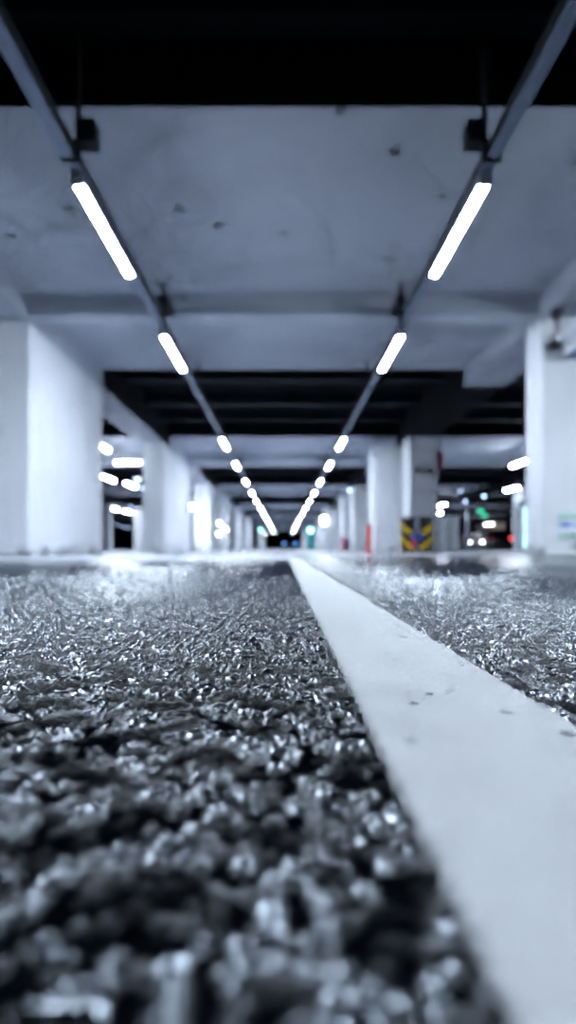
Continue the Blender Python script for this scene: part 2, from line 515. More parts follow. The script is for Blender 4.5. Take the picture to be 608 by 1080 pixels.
# black ribbed deck between the concrete bands: one folded sheet
bm = B()
pts = []
y = -16.0
while y < 112:
    pts += [(y, ZD), (y + 0.17, ZD), (y + 0.20, ZD + 0.07), (y + 0.37, ZD + 0.07)]
    y += 0.40
va = [bm.verts.new((-40, a, b)) for a, b in pts]; vb = [bm.verts.new((40, a, b)) for a, b in pts]
for i in range(len(pts) - 1):
    bm.faces.new((va[i], va[i + 1], vb[i + 1], vb[i]))
struct('ceiling', bm, M['deckrib'])
# steel purlins under the deck
for y in (-8, -4, 0.5, 9.6, 11.2, 12.6, 19.6, 21.4, 29.8, 31.6, 39.8, 41.6, 49.8, 51.6, 59.8, 69.8, 80, 86, 92, 98, 104):
    bm = B()
    box(bm, -40, 40, y - 0.08, y + 0.08, 2.92, 2.94); box(bm, -40, 40, y - 0.012, y + 0.012, 2.94, 3.08); box(bm, -40, 40, y - 0.08, y + 0.08, 3.08, 3.10)
    struct('ceiling_beam', bm, M['steel'])
# longitudinal concrete beams: bare under the pale bands, unlit faces between them painted black
segs = [(-16, 3.41, 1)]
y = 3.41
while y < 83:
    segs += [(y, y + 5.0, 0), (y + 5.0, y + 10.0, 1)]; y += 10
segs.append((83.41, 112, 1))
for sgn in (-1, 1):
    bm = B()
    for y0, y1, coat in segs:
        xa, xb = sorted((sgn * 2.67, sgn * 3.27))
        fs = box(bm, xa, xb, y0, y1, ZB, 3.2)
        if coat:  # shade of the unlit faces put into the colour
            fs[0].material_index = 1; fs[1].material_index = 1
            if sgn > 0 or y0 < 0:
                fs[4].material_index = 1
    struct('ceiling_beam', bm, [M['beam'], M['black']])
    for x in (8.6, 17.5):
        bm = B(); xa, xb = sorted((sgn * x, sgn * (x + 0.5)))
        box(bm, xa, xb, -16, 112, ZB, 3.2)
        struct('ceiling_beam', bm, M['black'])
# enclosing walls
for nm, a in (('wall_left', (-40.2, -40, -16, 112)), ('wall_right', (40, 40.2, -16, 112)),
              ('wall_back', (-40, 40, 112, 112.2)), ('wall_front', (-40, 40, -16.2, -16))):
    bm = B(); box(bm, *a, -0.01, 3.3); struct(nm, bm, M['wall'])

# ------------------------------------------------------------------ pillars
def pillar(x0, x1, y0, y1, label, top=ZB, plinth=True, group=None, mat='pale', name='concrete_pillar'):
    cx, cy = (x0 + x1) / 2, (y0 + y1) / 2
    w, d = (x1 - x0) / 2, (y1 - y0) / 2
    root = thing(name, label, 'pillar', (cx, cy, 0), 0, group)
    bm = B(); box(bm, -w, w, -d, d, 0.0, top - 0.002, 0.018)
    link('shaft', bm, M[mat], root)
    if plinth:
        bm = B(); box(bm, -w - 0.008, w + 0.008, -d - 0.008, d + 0.008, 0.0, 0.045, 0.006)
        link('base_band', bm, M['grey'] if mat == 'grey' else M['pale'], root)
    return root

pillar(-3.32, -2.67, 5.96, 8.39, 'widest pale concrete pillar at left frame edge, stained at its foot')
pillar(-3.16, -2.67, 12.8, 16.5, 'second pale pillar from left, with a grey shaded front face')
lefts = [(20.6, 21.8, -3.25, 'third'), (26.6, 28.4, -3.16, 'fourth'), (33, 37, -2.88, 'fifth'), (41, 49, -2.84, 'sixth'), (62, 86, -2.84, 'farthest')]
for y0, y1, xo, o in lefts:
    pillar(xo, -2.67, y0, y1, 'pale pillar in the left row, %s counting away from the front' % o, group='pillars of the left row')
pillar(2.67, 3.75, 5.85, 6.27, 'nearest white pillar on the right, carrying a green edged poster')
pillar(2.12, 2.84, 13.1, 14.2, 'broad white wall pier beside the hazard striped column', top=2.47)
pillar(2.67, 3.25, 12.05, 12.75, 'grey fronted column with pipes above the yellow black hazard board', mat='pale')
rights = [(2.67, 3.22, 21.4, 22.9, 'slim pale pillar just left of the red bollard'),
          (2.67, 3.22, 25.0, 27.2, 'thin strip of pale pillar beside the crimson bollard'),
          (2.40, 3.20, 32.7, 34.2, 'pale pillar carrying the oval glowing wall lamp'),
          (2.67, 3.25, 37.0, 48.0, 'long pale pillar directly right of the teal cabinet'),
          (2.67, 3.25, 62.0, 84.0, 'farthest pale pillar on the right, left of teal cabinet')]
for x0, x1, y0, y1, lb in rights:
    pillar(x0, x1, y0, y1, lb, group='pillars of the right row')
# pillars of the side bays
pillar(-9.55, -9.18, 30.0, 30.6, 'narrow far pillar seen just past the widest left pillar', top=ZB)
pillar(-8.58, -8.05, 32.6, 33.2, 'far pale pillar showing beside the grey pillar face', top=ZB)
pillar(9.0, 9.35, 22.0, 22.35, 'slim pale pillar under a lamp, left of the cyan machine', top=ZB)
pillar(18.6, 19.6, 54.0, 55.0, 'distant grey pillar between the dark pole and beige board', top=ZB)

# ------------------------------------------------------------------ tube lamp rows
def make_tube_lamp():
    root = thing('tube_lamp', '', 'lamp')
    L = 1.2
    bm = B()
    prism(bm, [(-0.031, 0.062), (-0.034, 0.030), (-0.034, 0.016), (-0.031, 0.016), (-0.029, 0.030), (0.029, 0.030), (0.031, 0.016), (0.034, 0.016), (0.034, 0.030), (0.031, 0.062)], -L / 2, L / 2)
    link('housing', bm, M['housing'], root)
    bm = B()
    prof = [(-0.028, 0.029)] + [(-0.028 * math.cos(t), 0.014 - 0.012 * math.sin(t)) for t in [PI * k / 6 for k in range(7)]] + [(0.028, 0.029)]
    prism(bm, prof, -L / 2 + 0.03, L / 2 - 0.03)
    link('diffuser', bm, M['lamp'], root)
    for s in (-1, 1):
        bm = B()
        ya, yb = sorted((s * (L / 2 - 0.03), s * (L / 2 + 0.004)))
        box(bm, -0.036, 0.036, ya, yb, 0.001, 0.062, 0.005)
        link('end_cap', bm, M['housing'], root)
    return root
ORD = ['overhead', 'nearest', 'second', 'third', 'fourth', 'fifth', 'sixth', 'seventh', 'eighth', 'ninth', 'tenth', 'eleventh', 'twelfth',
       'thirteenth', 'fourteenth', 'fifteenth', 'sixteenth', 'seventeenth', 'farthest']
LD = [1.6, 3.99, 6.40, 11.86, 14.97, 18.6, 22.4, 26.1, 30.3, 34.5, 39, 43.5, 48, 53, 58, 64, 70, 76, 82]  # first of each row added unseen overhead to light the near floor
XR = {'left': -1.234, 'right': 1.212}
proto = make_tube_lamp()
first = True
for side in ('left', 'right'):
    for k, d in enumerate(LD):
        o = proto if first else copy_tree(proto)
        first = False
        o.location = (XR[side], d, 2.258)
        how = ORD[k] if k in (0, 1, len(LD) - 1) else ORD[k] + ' from the front'
        if k == 0:
            how += ', added unseen above the frame'
        o['label'] = 'lit white tube lamp on the %s ceiling rail, %s' % (side, how)
        o['group'] = 'tube lamps on the %s rail' % side

def make_rail(side):
    s = -1 if side == 'left' else 1
    root = thing('lamp_rail', 'long metal ceiling rail carrying the %s row of tube lamps' % side, 'lamp rail', (XR[side], 0, 2.321))
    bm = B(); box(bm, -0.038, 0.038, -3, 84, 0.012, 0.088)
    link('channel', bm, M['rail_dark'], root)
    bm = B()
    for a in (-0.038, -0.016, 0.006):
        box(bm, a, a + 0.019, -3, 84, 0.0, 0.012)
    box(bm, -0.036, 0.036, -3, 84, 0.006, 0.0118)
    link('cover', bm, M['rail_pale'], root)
    for d, top in ((3.28, ZD), (5.62, 2.70), (7.9, ZS), (11.0, ZD), (15.5, ZS), (20, ZD), (25.2, ZS), (35.2, ZS), (45.2, ZS)):
        bm = B()
        tube(bm, (-s * 0.052, d, 0.0), (-s * 0.052, d, top - 2.321), 0.017, n=10)
        box(bm, -0.047, 0.047, d - 0.025, d + 0.025, 0.0, 0.094, 0.004)
        h = link('hanger', bm, M['rod'], root)
        if d in (5.62, 15.5, 25.2, 35.2):
            bm = B(); box(bm, -s * 0.052 - 0.05, -s * 0.052 + 0.05, d - 0.05, d + 0.30, 0.17, 0.25, 0.01)
            link('beam_clamp', bm, M['rod'], h)
    bm = B()
    xc = -s * 0.11
    box(bm, xc - 0.055, xc + 0.055, 3.22, 3.33, 0.075, 0.205, 0.012)
    tube(bm, (-s * 0.03, 3.28, 0.10), (xc, 3.28, 0.10), 0.02)
    link('junction_box', bm, M['rod'], root)
    return root
make_rail('left'); make_rail('right')

# ------------------------------------------------------------------ lamps of the side bays
def ceil_at(x, y):
    if 8.6 <= abs(x) <= 9.1 or 17.5 <= abs(x) <= 18.0 or 2.67 <= abs(x) <= 3.27:
        return ZB
    return ZS if 0 <= (y - 3.41) % 10 <= 5 and 3.4 < y < 79 else 2.92

def batten(x, y, z, length, rz, label, mat='lamp_side', drop=True, w=0.10):
    root = thing('batten_lamp', label, 'lamp', (x, y, z), rz, 'lamps of the side bays')
    bm = B()
    prof = [(-w / 2, 0.03)] + [(-w / 2 * math.cos(t), 0.0 - 0.03 * math.sin(t)) for t in [PI * k / 6 for k in range(7)]] + [(w / 2, 0.03)]
    prism(bm, prof, -length / 2, length / 2)
    link('diffuser', bm, M[mat], root)
    bm = B(); box(bm, -w / 2 - 0.004, w / 2 + 0.004, -length / 2 - 0.02, length / 2 + 0.02, 0.03, 0.075, 0.008)
    link('housing', bm, M['housing'], root)
    if drop:
        for s in (-1, 1):
            bm = B(); tube(bm, (0, s * length * 0.35, 0.07), (0, s * length * 0.35, ceil_at(x, y) - z), 0.010, n=8)
            link('hanger', bm, M['rod'], root)
    return root
def at(px, py, d):
    """photo pixel at a chosen distance -> position in the building"""
    return ((px - 299) / 600 * d, d, CAMZ + (579 - py) / 600 * d)
for px, py, d, ln_, rz, mt, lb in (
    (110, 473, 12.6, 0.5, 0, 'lamp_side', 'round topmost lamp beside the widest left pillar edge'),
    (135, 488, 14.4, 0.62, PI / 2, 'lamp_side', 'long horizontal lamp in the left bay'),
    (114, 505, 17.6, 1.15, 0, 'lamp_side', 'slanted lamp touching the widest left pillar edge'),
    (138, 512, 19.6, 1.15, 0, 'lamp_side', 'slanted lamp below a bluish lamp in left bay'),
    (145, 506, 18.0, 0.30, 0, 'e_pblue', 'bluish oval lamp above the slanted lamp in left bay'),
    (121, 537, 31.4, 1.1, 0, 'lamp_side', 'left one of three white lamps low in left bay'),
    (134, 540, 33.0, 1.1, 0, 'lamp_side', 'middle one of three white lamps low in left bay'),
    (144, 542, 34.7, 1.1, 0, 'lamp_side', 'right one of three white lamps low in left bay'),
    (204, 534, 19.7, 0.30, 0, 'lamp_low', 'white lamp at the far edge of second left pillar'),
    (549, 489, 14.7, 1.0, 0, 'lamp_side', 'slanted lamp against the nearest right pillar edge'),
    (540, 516, 21.0, 1.1, 0, 'lamp_side', 'lamp above the slim pale pillar on the right'),
    (466, 533, 28.5, 1.2, 0, 'lamp_side', 'larger lamp right of the hazard striped column'),
    (463, 542, 34.0, 1.2, 0, 'lamp_side', 'smaller lamp just below the lamp beside the hazard column'),
    (516, 553, 49.0, 1.6, 0, 'e_warm', 'warm white oval lamp left of the beige board'),
    (280, 563, 70.0, 1.2, 0, 'e_white', 'faint far lamp in the left pillar row'),
):
    p = at(px, py, d)
    batten(*p, ln_, rz, lb, mt)
# added lamps outside the view of the gaps, to brighten bays and pillar fronts
for x, y, z, lb in ((-5.3, 3.3, 2.15, 'added unseen bay lamp left of the widest left pillar, outside the frame'),
                    (3.9, 3.5, 2.10, 'added unseen bay lamp right of the nearest right pillar, inner one outside the frame'),
                    (4.9, 3.5, 2.10, 'added unseen bay lamp right of the nearest right pillar, outer one outside the frame'),
                    (-5.0, 30.5, 2.3, 'added bay lamp hidden behind the second left pillar'),
                    (-5.2, 38.0, 2.3, 'added bay lamp hidden behind the fourth left pillar'),
                    (5.4, 38.0, 2.3, 'added bay lamp hidden behind the broad white pier'),
                    (-6.0, 46.0, 2.3, 'added bay lamp farthest down the left parking bay'),
                    (6.0, 46.0, 2.3, 'added bay lamp farthest down the right parking bay')):
    batten(x, y, z, 1.2, 0, lb, 'lamp_side')

def spot(px, py, d, r, mat, label, hang=True):
    """small round lamp: cup, lens and a stem to the ceiling"""
    x, y, z = at(px, py, d)
    root = thing('round_lamp', label, 'lamp', (x, y, z), 0, 'small round lamps far off')
    bm = B(); lathe(bm, [(r * 0.2, 0.01), (r * 0.75, -r * 0.15), (r * 0.95, -r * 0.01)][::-1], 16, axis='y')
    link('lens', bm, M[mat], root)
    bm = B(); lathe(bm, [(r * 1.05, 0.0), (r * 1.1, -r * 0.5), (r * 0.6, -r * 1.2)], 16, axis='y')
    link('cup', bm, M['dark'], root)
    if hang:
        bm = B(); tube(bm, (0, r * 0.6, 0), (0, r * 0.6, ceil_at(x, y) - z), 0.012, n=8)
        link('stem', bm, M['rod'], root)
    return root
for px, py, d, r, mt, lb in (
    (150, 488, 14.0, 0.06, 'e_dim', 'dim round lamp at the right end of the horizontal lamp'),
    (150, 515, 19.0, 0.09, 'e_dim', 'dim round lamp right of slanted lamp in left bay'),
    (138, 534, 29.0, 0.12, 'e_dim', 'dim round lamp above the three white lamps'),
    (116, 541, 32.0, 0.12, 'e_dim', 'dim round lamp below the left one of three lamps'),
    (124, 554, 55.0, 0.16, 'e_dim', 'left one of three faint blue lamps in dark left bay'),
    (130, 556, 55.0, 0.16, 'e_dim', 'middle one of three faint blue lamps in dark left bay'),
    (135, 556.5, 55.0, 0.18, 'e_dim', 'right one of three faint blue lamps in dark left bay'),
    (491, 529, 26.0, 0.15, 'e_dim', 'pale blue round lamp above the dark pole'),
    (511, 523.5, 23.6, 0.14, 'e_pblue', 'pale blue round lamp, highest on the black right bay'),
    (486, 518, 21.6, 0.09, 'e_dim', 'faint round lamp near the grey ceiling beam'),
    (517, 563, 46.0, 0.26, 'e_pblue', 'pale blue round lamp below the warm oval lamp'),
):
    spot(px, py, d, r, mt, lb)

def wall_lamp(px, py, d, w, h, mat, label, cat='lamp'):
    x, y, z = at(px, py, d)
    root = thing('wall_lamp', label, cat, (x, y, z), 0, 'lamps fixed to pillars')
    bm = B(); box(bm, -w / 2, w / 2, -0.03, 0.03, -h / 2, h / 2, min(w, h) * 0.28)
    link('diffuser', bm, M[mat], root)
    bm = B(); box(bm, -w / 2 - 0.01, w / 2 + 0.01, 0.02, 0.075, -h / 2 - 0.01, h / 2 + 0.01, 0.01)
    link('back_plate', bm, M['grey'], root)
    return root
wall_lamp(342, 549, 32.6, 0.26, 0.42, 'e_white', 'oval glowing white lamp on the front of pale right pillar')
wall_lamp(369, 517, 21.33, 0.10, 0.10, 'e_pblue', 'small pale blue lamp high on the slim right pillar')
wall_lamp(231.5, 552, 26.53, 0.10, 0.10, 'e_white', 'upper left of three small lamps on fourth left pillar')
wall_lamp(238, 558.5, 26.53, 0.14, 0.12, 'e_white', 'right of three small lamps on fourth left pillar')
wall_lamp(231, 563, 26.53, 0.12, 0.11, 'e_white', 'lowest of three small lamps on fourth left pillar')
wall_lamp(217, 544, 20.53, 0.07, 0.07, 'e_dim', 'faint round lamp on the third left pillar')
wall_lamp(275, 559, 61.9, 0.30, 0.22, 'e_teal', 'greenish white lamp on a far left pillar')

# ------------------------------------------------------------------ things on and by the pillars
# poster on the nearest right pillar
px0, pz0 = 2.815, 0.20
root = thing('poster', 'small poster with green borders and a blue mark on the white pillar', 'poster', (2.93, 5.845, 0.312))
bm = B(); box(bm, -0.10, 0.10, -0.004, 0.004, -0.13, 0.13, 0.001); link('sheet', bm, M['paper'], root)
bm = B(); box(bm, -0.10, 0.10, -0.0065, -0.004, 0.075, 0.13); link('green_band', bm, M['green'], root)
bm = B(); box(bm, -0.10, 0.10, -0.0065, -0.004, -0.13, -0.07); link('green_band', bm, M['green'], root)
bm = B()
vs = [(-0.085, 0.010), (-0.07, 0.04), (-0.04, 0.055), (-0.015, 0.04), (0.02, 0.022), (0.085, 0.016), (0.085, 0.002), (0.0, -0.004), (-0.05, -0.004)]
prism(bm, vs, -0.0065, -0.004); link('blue_mark', bm, M['ink'], root)
root = thing('round_button', 'round white knob overlapping the corner of the small poster', 'button', (2.975, 5.836, 0.258))
bm = B(); lathe(bm, [(0.034, 0.0), (0.034, 0.012), (0.028, 0.02), (0.012, 0.023)], 20, axis='y'); link('cap', bm, M['white'], root)
bm = B(); lathe(bm, [(0.038, -0.006), (0.038, 0.004)], 20, axis='y'); link('ring', bm, M['white'], root)

# pipe and tray at the head of the nearest right pillar
root = thing('white_pipe', 'white pipe with a dark collar high beside the nearest right pillar', 'pipe', (2.735, 5.70, 2.19))
bm = B(); tube(bm, (0.02, 0.0, 0), (0.02, -9.0, 0), 0.055, n=20); link('tube', bm, M['white'], root)
bm = B(); lathe(bm, [(0.058, -0.02), (0.068, 0.0), (0.068, 0.05), (0.058, 0.06)], 20, origin=(0.02, 0.02, 0), axis='y')
box(bm, -0.055, 0.085, 0.02, 0.14, -0.07, -0.03, 0.01)
link('collar', bm, M['dark'], root)
bm = B(); tube(bm, (0.0, -0.02, 0.06), (0.0, -0.02, 0.285), 0.014, n=10); box(bm, -0.035, 0.045, -0.06, 0.03, 0.19, 0.285, 0.012)
link('hanger_bolt', bm, M['dark'], root)
root = thing('cable_tray', 'blue grey cable tray under the white pipe at right edge', 'cable tray', (2.97, 5.80, 2.05))
bm = B(); box(bm, -0.10, 0.30, -9, 0, 0, 0.012); link('bottom', bm, M['trayblue'], root)
for x in (-0.115, 0.30):
    bm = B(); box(bm, x, x + 0.015, -9, 0, -0.005, 0.09); link('side_rim', bm, M['white'], root)

# round plaque on the broad pier
root = thing('wall_plaque', 'round white plaque with a dark dot on the broad white pier', 'sign', (*at(407, 505, 13.09)[:2], at(407, 505, 13.09)[2]))
bm = B(); lathe(bm, [(0.15, -0.008), (0.15, 0.012), (0.135, 0.022), (0.12, 0.012), (0.02, 0.014)], 28, axis='y'); link('disc', bm, M['white'], root)
bm = B(); lathe(bm, [(0.022, 0.012), (0.018, 0.024)], 14, origin=(-0.015, 0, 0.09), axis='y'); link('dot', bm, M['dark'], root)

# pipes, lamps and hazard board on the column
root = thing('twin_spotlight', 'pair of small dark spotlights on the column above the hazard board', 'spotlight', (2.96, 12.04, 1.73))
bm = B(); box(bm, -0.07, 0.07, -0.05, 0.01, -0.07, 0.10, 0.015); link('body', bm, M['galv'], root)
for s in (-1, 1):
    bm = B(); lathe(bm, [(0.03, -0.02), (0.062, 0.06), (0.066, 0.10), (0.052, 0.10), (0.02, 0.06)], 16, origin=(s * 0.13, -0.04, -0.01), axis='y')
    tube(bm, (s * 0.05, -0.02, 0), (s * 0.13, -0.02, -0.01), 0.014)
    link('head', bm, M['olive'], root)
root = thing('conduit_pipe', 'upright pipe with a side branch on the grey column', 'pipe', (2.735, 11.995, 0))
bm = B(); tube(bm, (0, 0, 0.78), (0, 0, 2.47), 0.018); link('riser', bm, M['grey'], root)
bm = B(); tube(bm, (0, 0, 1.28), (0.54, 0, 1.28), 0.013); box(bm, -0.03, 0.03, -0.028, 0.03, 1.25, 1.31, 0.006); link('branch', bm, M['grey'], root)
root = thing('projecting_sign', 'narrow dark crimson sign projecting from the column side', 'sign', (3.42, 12.4, 1.80))
bm = B(); box(bm, -0.055, 0.055, -0.03, 0.03, 0, 0.40, 0.006); link('board', bm, M['crimson'], root)
bm = B(); tube(bm, (-0.148, 0.0, 0.33), (0.0, 0, 0.33), 0.012); tube(bm, (-0.148, 0, 0.07), (0.0, 0, 0.07), 0.012); link('bracket', bm, M['dark'], root)
root = thing('hazard_board', 'black board with yellow chevron stripes at the foot of the column', 'hazard board', (2.81, 11.98, 0.04))
bm = B(); box(bm, -0.325, -0.06, -0.025, 0.025, 0, 0.71, 0.008); link('left_panel', bm, M['stripeL'], root)
bm = B(); box(bm, 0.06, 0.325, -0.025, 0.025, 0, 0.71, 0.008); link('right_panel', bm, M['stripeR'], root)
bm = B(); box(bm, -0.06, 0.06, -0.015, 0.03, -0.035, 0.72, 0.005); link('centre_post', bm, M['grey'], root)
bm = B(); box(bm, -0.35, 0.35, -0.01, 0.03, -0.04, 0.0, 0.005); link('base_rail', bm, M['grey'], root)
bm = B(); prism(bm, [(-0.14, 0.29), (-0.10, 0.37), (0.10, 0.37), (0.14, 0.30), (0.10, 0.22), (-0.06, 0.21)], -0.09, -0.02); link('blue_box', bm, M['blue'], root)['label'] = 'blue box on the board'
bm = B(); lathe(bm, [(0.05, 0.0), (0.055, 0.05), (0.055, 0.15), (0.03, 0.17)], 16, origin=(-0.085, -0.09, 0.07)); link('red_can', bm, M['pink'], root)['label'] = 'small red can'
root = thing('drain_pipe', 'grey pipe standing just right of the hazard striped column', 'pipe', (3.38, 12.5, 0))
bm = B(); tube(bm, (0, 0, 0), (0, 0, 2.6), 0.035); link('tube', bm, M['grey'], root)
bm = B(); box(bm, -0.13, 0.10, -0.05, 0.05, 0.36, 0.44, 0.01); link('wall_clip', bm, M['white'], root)

def bollard(px, d, w, h, mat, label):
    x = (px - 299) / 600 * d
    root = thing('bollard', label, 'bollard', (x, d, 0))
    bm = B(); lathe(bm, [(w * 0.95, 0.0), (w * 0.95, 0.02), (w * 0.6, 0.05)], 20); link('foot', bm, M[mat], root)
    bm = B(); lathe(bm, [(w / 2, 0.04), (w / 2, h - 0.06), (w * 0.42, h - 0.015), (w * 0.2, h)], 20); link('post', bm, M[mat], root)
    bm = B(); lathe(bm, [(w / 2 + 0.002, h * 0.72), (w / 2 + 0.003, h * 0.73), (w / 2 + 0.003, h * 0.84), (w / 2 + 0.002, h * 0.85)], 20); link('band', bm, M[mat], root)
bollard(389.5, 12.7, 0.10, 0.62, 'red', 'red orange bollard standing beside the broad white pier')
bollard(362.5, 21.6, 0.14, 0.55, 'pink', 'small crimson bollard among the far right pillars')
root = thing('grey_box', 'small dark grey cabinet right of the crimson bollard', 'cabinet', (*at(367, 575, 21.1)[:2], 0))
bm = B(); box(bm, -0.09, 0.09, -0.08, 0.08, 0, 0.46, 0.01); link('body', bm, M['grey'], root)
bm = B(); box(bm, -0.08, 0.08, -0.09, -0.079, 0.03, 0.43, 0.004); link('door', bm, M['dark'], root)
root = thing('floor_block', 'tiny dark block on the floor before the third left pillar', 'block', (*at(205, 580, 20.0)[:2], 0))
bm = B(); box(bm, -0.09, 0.09, -0.07, 0.07, 0, 0.12, 0.012); link('foot', bm, M['dark'], root)
bm = B(); lathe(bm, [(0.05, 0.11), (0.05, 0.2), (0.03, 0.22)], 14); link('cap', bm, M['dark'], root)

# teal cabinet with its lamp
x = at(327.5, 570, 36.4)
root = thing('teal_cabinet', 'tall teal cabinet with a glowing teal lamp, far down the aisle', 'cabinet', (x[0], 36.4, 0))
bm = B(); box(bm, -0.21, 0.21, -0.2, 0.2, 0, 1.60, 0.02); link('body', bm, M['teal'], root)
bm = B(); box(bm, -0.18, 0.18, -0.215, -0.199, 0.10, 1.1, 0.006); dr = link('door', bm, M['teal'], root)
bm = B(); box(bm, 0.12, 0.14, -0.235, -0.21, 0.55, 0.75, 0.004); link('handle', bm, M['dark'], dr)
bm = B(); lathe(bm, [(0.16, -0.01), (0.16, 0.02), (0.08, 0.05)], 20, origin=(0, -0.2, 1.27), axis='y'); link('lamp', bm, M['e_teal'], root)

# green lit exit lights in the right bay
for px, py, d, w, lb in ((507, 539, 27.5, 0.26, 'upper brighter green sign light in the dark right bay'),
                         (511.5, 544, 31.0, 0.24, 'lower green sign light in the dark right bay')):
    p = at(px, py, d)
    root = thing('exit_sign', lb, 'sign', p, 0, 'green lit signs')
    bm = B(); box(bm, -w / 2, w / 2, -0.03, 0.0, -0.07, 0.07, 0.01); link('lit_panel', bm, M['e_green'], root)
    bm = B(); box(bm, -w / 2 - 0.02, w / 2 + 0.02, 0.0, 0.06, -0.09, 0.09, 0.01); link('case', bm, M['dark'], root)
    bm = B(); tube(bm, (0, 0.03, 0.08), (0, 0.03, ceil_at(p[0], p[1]) - p[2]), 0.012, n=8); link('hanger', bm, M['rod'], root)

# white cabinets right of the hazard board
for x, lb in ((7.08, 'tall white cabinet nearest the hazard board, below the larger lamp'), (7.56, 'tall white cabinet, right one of the pair past the hazard board')):
    root = thing('tall_cabinet', lb, 'cabinet', (x, 25.4, 0), 0, 'white cabinets in the right bay')
    bm = B(); box(bm, -0.19, 0.19, -0.3, 0.3, 0.06, 1.55, 0.015); link('body', bm, M['white'], root)
    bm = B(); box(bm, -0.175, 0.175, -0.325, -0.30, 0.10, 1.50, 0.006); dr = link('door', bm, M['white'], root)
    bm = B(); box(bm, 0.13, 0.15, -0.35, -0.32, 0.75, 0.95, 0.004); link('handle', bm, M['dark'], dr)
    bm = B(); box(bm, -0.17, 0.17, -0.26, 0.28, 0.0, 0.07); link('plinth', bm, M['dark'], root)
# dark pole
root = thing('dark_pole', 'dark grey pole standing in the right bay', 'pole', ((494 - 299) / 600 * 28, 28, 0))
bm = B(); tube(bm, (0, 0, 0), (0, 0, 2.47), 0.09, n=16); link('shaft', bm, M['grey'], root)
bm = B(); box(bm, -0.17, 0.17, -0.17, 0.17, 0, 0.04, 0.01); link('foot_plate', bm, M['grey'], root)

# beige board
root = thing('beige_board', 'beige upright board behind the black car', 'board', ((525 - 299) / 600 * 51, 51, 0))
bm = B(); box(bm, -0.70, 0.70, -0.05, 0.05, 1.1, 3.0 - 0.5, 0.02); link('panel', bm, M['beige'], root)
for s in (-1, 1):
    bm = B(); box(bm, s * 0.6 - 0.05, s * 0.6 + 0.05, -0.04, 0.04, 0, 1.12); link('leg', bm, M['grey'], root)

# cyan lit vending machine behind the nearest right pillar
root = thing('vending_machine', 'cyan lit vending machine peeking out behind the nearest right pillar', 'vending machine', (8.95, 20.4, 0))
bm = B(); box(bm, -0.5, 0.5, -0.4, 0.4, 0.05, 1.85, 0.03); link('body', bm, M['white'], root)
bm = B(); box(bm, -0.49, 0.49, -0.425, -0.39, 0.80, 1.55, 0.02); link('display', bm, M['e_cyan'], root)
bm = B(); box(bm, -0.49, 0.49, -0.425, -0.39, 0.12, 0.74, 0.02); link('lower_panel', bm, M['e_cyan'], root)
bm = B(); box(bm, -0.49, 0.49, -0.41, -0.39, 1.60, 1.80, 0.01); link('header', bm, M['teal'], root)
bm = B(); box(bm, -0.45, 0.45, -0.35, 0.35, 0.0, 0.06); link('plinth', bm, M['dark'], root)

